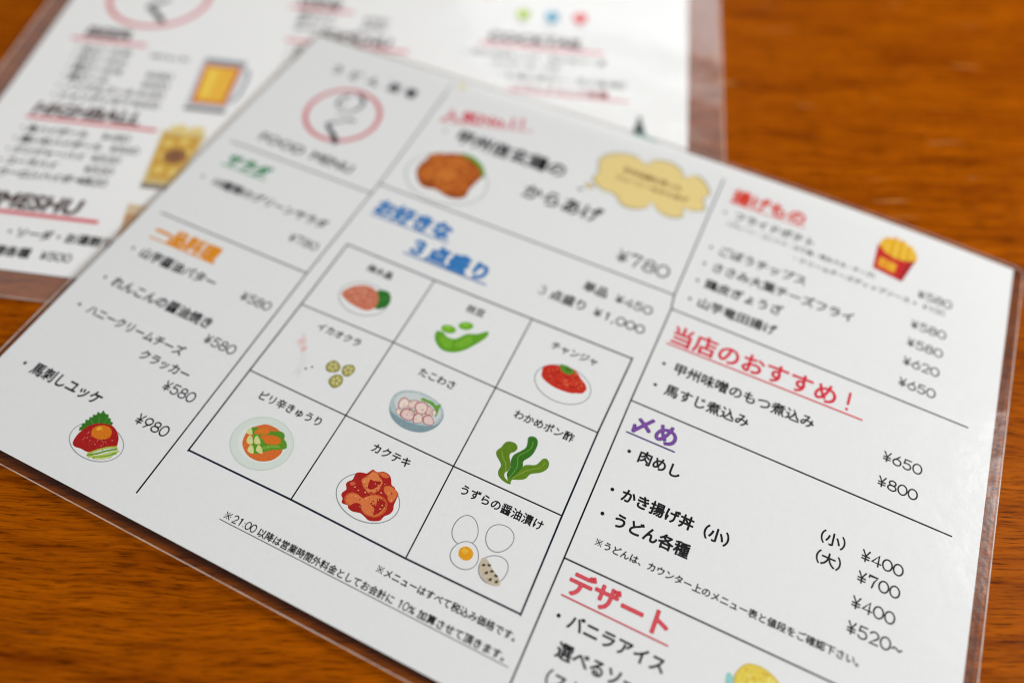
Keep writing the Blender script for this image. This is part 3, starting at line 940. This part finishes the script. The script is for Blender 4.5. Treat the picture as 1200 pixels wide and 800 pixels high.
# quail eggs
LINE = (126, 128, 130)
def egg(cx, cy, rx, ry, rot=0):
    def f(p):
        c, s = math.cos(math.radians(rot)), math.sin(math.radians(rot))
        P = []
        for i in range(44):
            a = 2 * math.pi * i / 44
            x = rx * math.cos(a) * (1 - 0.12 * math.sin(a)); y = ry * math.sin(a)
            P.append((cx + x * c - y * s, cy + x * s + y * c))
        p.poly(P, (238, 238, 236))
        p.stroke(P, 0.24, LINE, closed=True)
    return f
def spots(p):
    pts = [(168.7, 33.2), (170.2, 33.6), (172.2, 32.2), (174.6, 30.8), (176.0, 29.8), (176.4, 28.6), (174.4, 27.8), (171.6, 28.2), (169.4, 30.2)]
    p.blob(pts, (206, 192, 168), 4)
    rnd = random.Random(3)
    for x, y in ((170.0, 31.8), (171.6, 30.2), (172.8, 31.2), (173.4, 29.0), (175.2, 29.2), (171.4, 32.4), (174.4, 30.6)):
        p.ell(x, y, 0.55, 0.4, (84, 66, 52), wob=0.12, seed=int(x * 10), n=12, rot=rnd.uniform(0, 90))
picture('food_illustration', 'picture of four quail eggs, one cut open and one speckled', [
    ('egg', egg(160.9, 38.4, 3.7, 4.4, 14)),
    ('egg', egg(170.6, 40.6, 4.1, 3.9, 60)),
    ('egg_half', lambda p: (egg(164.0, 32.0, 4.0, 3.9)(p), p.ell(164.0, 32.5, 2.15, 1.95, (236, 164, 20)), p.ell(163.5, 33.0, 0.9, 0.7, (246, 190, 60)))),
    ('speckled_egg', lambda p: (egg(173.0, 32.0, 3.8, 4.2, -38)(p), spots(p)))])

# raw horse meat with yolk
def tartare(p):
    p.blob([(41.77, 11.24), (41.23, 13.64), (41.53, 15.68), (42.38, 17.68), (43.77, 19.09), (46.09, 20.21), (48.4, 20.59), (50.23, 20.2), (52.68, 18.7), (53.9, 17.1), (54.27, 15.73), (52.27, 14.3), (50.01, 12.45), (48.14, 10.72), (45.4, 10.68), (43.21, 10.39)], (176, 22, 16), 4)
    scatter(p, 47.4, 15.2, 5.4, 3.6, 70, 0.2, [(232, 130, 110), (140, 14, 12), (206, 60, 50)], 15)
def leaf(p):
    p.poly([(40.69, 14.95), (40.02, 16.06), (40.48, 16.28), (39.84, 17.25), (40.62, 17.78), (39.92, 18.73), (40.96, 19.07), (40.36, 19.92), (41.28, 20.2), (40.81, 21.1), (41.73, 21.38), (41.42, 22.48), (42.59, 22.29), (42.6, 23.6), (44.1, 22.86), (45.01, 23.14), (45.81, 22.23), (46.71, 22.34), (47.07, 21.55), (48.13, 21.58), (48.45, 20.61), (46.15, 19.02), (43.27, 16.68)], (52, 122, 26))
    for a, b in (((46.0, 18.0), (45.6, 22.0)), ((45.4, 18.0), (43.0, 21.4)), ((45.0, 17.4), (41.4, 19.4)), ((46.4, 18.6), (47.2, 21.0))):
        p.stroke([a, b], 0.2, (92, 158, 56))
def strands(p):
    for q, c in (([(48.49, 10.33), (50.11, 12.34), (52.27, 14.3), (54.54, 15.61)], (176, 196, 70)), ([(48.7, 9.92), (51.0, 11.7), (52.94, 13.55), (55.1, 15.15)], (112, 158, 34)), ([(49.35, 9.74), (52.03, 11.28), (54.32, 13.45), (56.05, 14.8)], (190, 208, 90)), ([(50.86, 10.04), (52.99, 11.28), (54.79, 12.91), (55.81, 13.96)], (128, 170, 44)), ([(51.5, 10.05), (53.69, 11.23), (55.39, 12.59)], (214, 222, 140))):
        p.stroke(smooth(q, 4, False), 0.62, c)
picture('food_illustration', 'picture of red raw meat with an orange egg yolk, green leaf and cucumber strips', [
    ('plate', plate(48.0, 14.4, 9.1, 5.6, rim=(160, 162, 164))),
    ('leaf', leaf),
    ('meat', tartare),
    ('egg_yolk', lambda p: p.blob([(44.63, 15.91), (44.11, 17.4), (44.79, 18.69), (46.55, 19.69), (48.43, 19.81), (49.91, 18.94), (50.57, 17.37), (49.71, 16.11), (47.78, 15.33), (46.05, 15.24)], (226, 124, 14), 4).blob([(45.02, 17.68), (45.34, 18.63), (46.35, 18.8), (46.61, 18.13), (45.76, 17.41)], (244, 176, 50), 4)),
    ('cucumber_strips', strands)])

# fries
def fries(p):
    rnd = random.Random(2)
    p.blob([(249.8, 196.6), (250.6, 201.2), (254.6, 203.2), (258.6, 202.6), (262.4, 200.4), (263.6, 196.6), (261.8, 193.8), (256.0, 193.2), (251.6, 194.6)], (244, 186, 30))
    for i in range(13):
        x = 250.6 + i * 0.98
        top = 201.4 + 1.4 * math.sin(i * 1.9) + (1.0 if 2 < i < 9 else -0.6)
        p.stroke([(x, 194.6), (x + rnd.uniform(-0.5, 0.5), top)], 0.95, [(246, 190, 36), (232, 164, 18), (250, 204, 66)][i % 3])
picture('food_illustration', 'picture of yellow chips in a red carton', [
    ('chips', fries),
    ('carton', lambda p: p.poly([(249.2, 198.0), (249.6, 186.2), (260.2, 184.6), (263.2, 196.0), (259.8, 194.4), (256.0, 193.8), (252.2, 195.2)], (206, 26, 26)).poly([(260.2, 184.6), (263.2, 196.0), (261.0, 194.8), (258.6, 184.9)], (168, 16, 18))),
    ('carton_patch', lambda p: p.poly([(251.0, 192.2), (251.0, 188.0), (257.0, 187.2), (257.4, 191.4)], (244, 178, 32)).text('ポ', 251.9, 188.4, 3.0, (226, 120, 26)))])

# ice cream
picture('food_illustration', 'picture of yellow ice cream in a pale teal glass at the lower edge', [
    ('glass', lambda p: p.blob([(240.2, 34.6), (241.0, 29.0), (244.2, 24.0), (251.0, 24.0), (255.0, 29.0), (255.4, 33.0), (247, 31)], (156, 212, 206))),
    ('scoop', lambda p: (p.ell(248.0, 34.4, 6.3, 5.2, (206, 170, 52), wob=0.02, seed=3), p.ell(248.0, 34.5, 6.0, 4.9, (238, 212, 84), wob=0.02, seed=3), scatter(p, 248, 34.6, 5.0, 4.0, 24, 0.7, [(246, 226, 120), (228, 194, 66)], 21)))])

Print(S).ell(73.8, 206.4, 1.9, 1.0, (240, 214, 110), wob=0.06).build('yellow_mark', food, 'small yellow mark at the top margin')

# ================================================================ drinks menu
A2 = math.radians(17.8)
u0, v0 = -53.0, 57.9
ox = u0 * math.cos(A2) - v0 * math.sin(A2)
oy = u0 * math.sin(A2) + v0 * math.cos(A2)
drinks = empty('drinks_menu', (ox * MM, oy * MM, -2.45 * MM), A2,
               label='laminated white drinks menu with red underlined headings, lying behind and partly under the food menu', category='menu')
D = Sheet(drinks, bow_drink)
D.slab('paper_sheet', 0, 0, 281.5, 205, -0.05, 0.05, 4.5, PAPER, drinks)
D.slab('laminate_film', -9.5, -10.8, 296.2, 216, -0.2, 0.2, 4.5, FILM2, drinks)
D.edge('film_edge', -9.9, -11.2, 296.6, 216.4, 0.5, -0.2, 0.21, RIM, drinks)

def dbuild(p, name, label=None):
    return p.build(name, drinks, label)

def dhead(s, x, y, em, ux0, ux1, uy, xs=1.0, label=None):
    p = Print(D)
    p.line(ux0, uy, ux1, uy, 1.7, (216, 60, 76))
    p.text(s, x, y, em, (60, 22, 28), bold=0.025, shear=0.12, xs=xs)
    return dbuild(p, 'heading', label)

dhead('BEER', 15.5, 125.2, 8.4, 12.1, 44.5, 122.8, xs=1.15, label='heading over the beer list')
dhead('HIGHBALL', 15.6, 75.2, 9.2, 15.9, 68.8, 73.0, xs=1.05, label='heading over the whisky highball list')
dhead('UMESHU', 17.6, 26.9, 9.4, 16.5, 65.4, 24.7, xs=1.08, label='heading over the plum wine list')
dhead('COCKTAIL', 191.5, 151.6, 9.0, 189.6, 243.5, 149.4, xs=0.98, label='heading under the three coloured dots')
dhead('SHOCHU', 116.5, 139.4, 8.0, 104.0, 158.0, 137.2, xs=1.0, label='heading in the middle column')
dhead('WINE', 100.5, 163.0, 8.0, 99.0, 127.5, 161.0, xs=1.0, label='heading at the top of the middle column')

def drow(s, x, y, pr=None, px=None, em=4.4):
    p = Print(D)
    p.text(s, x, y, em, BLACK, bold=0.022)
    if pr:
        p.digits(pr, px, y, 2.9, 3.2, 0.6, BLACK)
    return dbuild(p, 'drink_line')

# beer block
for i, (s, pr) in enumerate([('・生ビール中', '¥550'), ('・生ビール小', '¥400'), ('・瓶ビール大', '¥680'), ('・黒ビール', '¥600'), ('・ノンアルコール', '¥450'), ('・シャンディガフ', '¥600')]):
    drow(s, 14.6 + 0.6 * i, 114.8 - 5.9 * i, pr if i > 1 else None, 51.5 + 0.4 * i)
drow('（中ジョッキ）', 47.5, 115.6, em=3.0)
for i, (s, pr, px) in enumerate([('・角ハイボール', '¥480', 49.5), ('・濃いめハイボール', '¥560', 55.5), ('・ジンジャーハイ', '¥520', 50.5), ('・コーラハイ', '¥520', 50.3), ('・ウーロンハイボール', '¥520', 50.3)]):
    drow(s, 14.6, 65.0 - 5.95 * i, pr, px, em=4.2)
drow('・ソーダ・お湯割り', 34.0, 14.6, em=4.6)
drow('・梅酒各種', 25.0, 6.2, '¥500', 51.6, em=4.6)
# middle column
for i, s in enumerate(('赤ワイン', '白ワイン', 'スパークリング')):
    drow(s, 104.0, 155.4 - 5.6 * i, '¥550' if i < 2 else None, 134.0, em=4.4)
for i, s in enumerate(('・麦焼酎', '・芋焼酎', '・米焼酎', '・黒糖焼酎', '・そば焼酎')):
    drow(s, 104.5, 129.5 - 6.0 * i, '¥480', 140.0, em=4.4)
# cocktail column
drow('・カシスオレンジ・カシスソーダ', 181.5, 141.0, em=4.3)
drow('・ファジーネーブル', 192.0, 135.0, em=3.8)
drow('・レモンサワー・ライム', 199.0, 127.6, '¥480', 243.5, em=4.3)
p = Print(D)
p.line(205.0, 119.6, 256.5, 119.4, 0.9, (214, 44, 62))
p.text('ソフトドリンク各種', 206.5, 120.6, 4.6, (150, 40, 52), bold=0.01)
dbuild(p, 'heading', 'thin red heading near the right edge')
p = Print(D)
p.line(155.0, 184.0, 191.0, 184.4, 0.9, (214, 44, 62))
dbuild(p, 'underline')
# logo ring and brush lettering
p = Print(D)
p.ring(38.0, 157.5, 22.5, 22.0, 2.4, (222, 116, 124))
dbuild(p, 'logo_ring', 'red printed ring cut off by the top of the photograph')
p = Print(D)
p.stroke(smooth([(42.5, 156.0), (37.8, 151.2), (36.2, 149.0), (40.0, 146.0), (45.4, 140.2)], 5, False), 2.2, (62, 62, 64), w2=3.0)
dbuild(p, 'logo_lettering')
# coloured fruit dots
for x, y, c, lb in ((205.6, 173.0, (168, 196, 46), 'green round drink picture'), (219.0, 172.8, (44, 150, 184), 'blue round drink picture'), (232.0, 173.4, (222, 52, 52), 'red round drink picture')):
    p = Print(D)
    p.ell(x, y, 3.4, 4.4, c, wob=0.04)
    p.ell(x - 0.8, y + 1, 1.4, 1.6, tuple(min(255, v + 50) for v in c))
    p.stroke([(x, y - 4.2), (x, y - 7.2)], 0.5, (140, 140, 140))
    p.stroke([(x - 2, y - 7.4), (x + 2, y - 7.4)], 0.5, (140, 140, 140))
    dbuild(p, 'drink_illustration', lb)
# small bottle
p = Print(D)
p.blob([(259.6, 99.0), (259.8, 105.0), (260.8, 107.4), (260.9, 110.6), (262.5, 110.6), (262.6, 107.4), (263.6, 105.0), (263.9, 99.0)], (34, 66, 62))
p.blob([(257.8, 98.4), (262, 100.6), (268.4, 98.2), (268.0, 95.8), (258.2, 96.0)], (120, 184, 178))
dbuild(p, 'drink_illustration', 'dark green bottle picture near the right edge')

# beer mug
p = Print(D)
p.stroke(smooth([(92.6, 113.5), (94.6, 112.0), (95.0, 99.4), (93.2, 94.0)], 6, False), 1.6, (150, 154, 162))
p.poly([(72.6, 118.8), (92.0, 118.8), (92.6, 87.0), (75.2, 87.0)], (196, 200, 206))
p.poly([(74.4, 115.6), (90.6, 115.6), (91.2, 91.2), (76.6, 91.2)], (214, 108, 20))
p.poly([(75.6, 113.8), (88.8, 113.8), (89.4, 93.0), (77.8, 93.0)], (240, 184, 22))
p.poly([(77.4, 112.6), (81.8, 112.6), (82.4, 95.0), (79.2, 95.0)], (250, 208, 60))
p.poly([(73.6, 119.4), (91.4, 119.4), (91.2, 116.4), (74.0, 116.4)], (126, 138, 150))
p.poly([(75.0, 88.4), (92.4, 88.4), (92.4, 86.4), (75.4, 86.4)], (110, 104, 100))
dbuild(p, 'drink_illustration', 'picture of a beer mug with orange amber beer')
# highball glass
p = Print(D)
p.poly([(71.8, 74.0), (89.8, 74.0), (88.0, 44.0), (74.6, 44.0)], (214, 192, 122))
p.poly([(73.0, 71.6), (88.6, 71.6), (87.0, 46.8), (75.4, 46.8)], (208, 158, 34))
for i, (x, y) in enumerate(((76.6, 67), (82.6, 68.6), (85.4, 62.6), (77.6, 60.0), (78.2, 52.6), (84.2, 52.0))):
    p.ell(x, y, 2.5, 2.3, (228, 196, 92), rot=20 * i, n=5)
p.ell(81.8, 60.4, 4.6, 4.2, (150, 92, 16))
p.ell(81.8, 60.4, 2.6, 2.4, (124, 70, 12))
for k in range(5):
    p.ell(76.0 + 2.6 * k, 75.0 + 1.3 * math.sin(k * 2.2), 1.9, 2.1, (232, 208, 132))
p.poly([(74.6, 45.4), (88.0, 45.4), (87.8, 42.6), (74.8, 42.6)], (142, 130, 116))
dbuild(p, 'drink_illustration', 'picture of a highball glass with ice and amber drink')
# third glass, mostly under the food menu
p = Print(D)
p.poly([(73.6, 34.6), (88.0, 34.6), (86.4, 13.0), (76.0, 13.0)], (214, 190, 150))
p.poly([(74.6, 30.0), (87.0, 30.0), (85.6, 14.6), (76.8, 14.6)], (196, 138, 78))
p.ell(80.0, 20.0, 3.6, 3.2, (172, 84, 40))
dbuild(p, 'drink_illustration', 'picture of a plum wine glass mostly covered by the food menu')
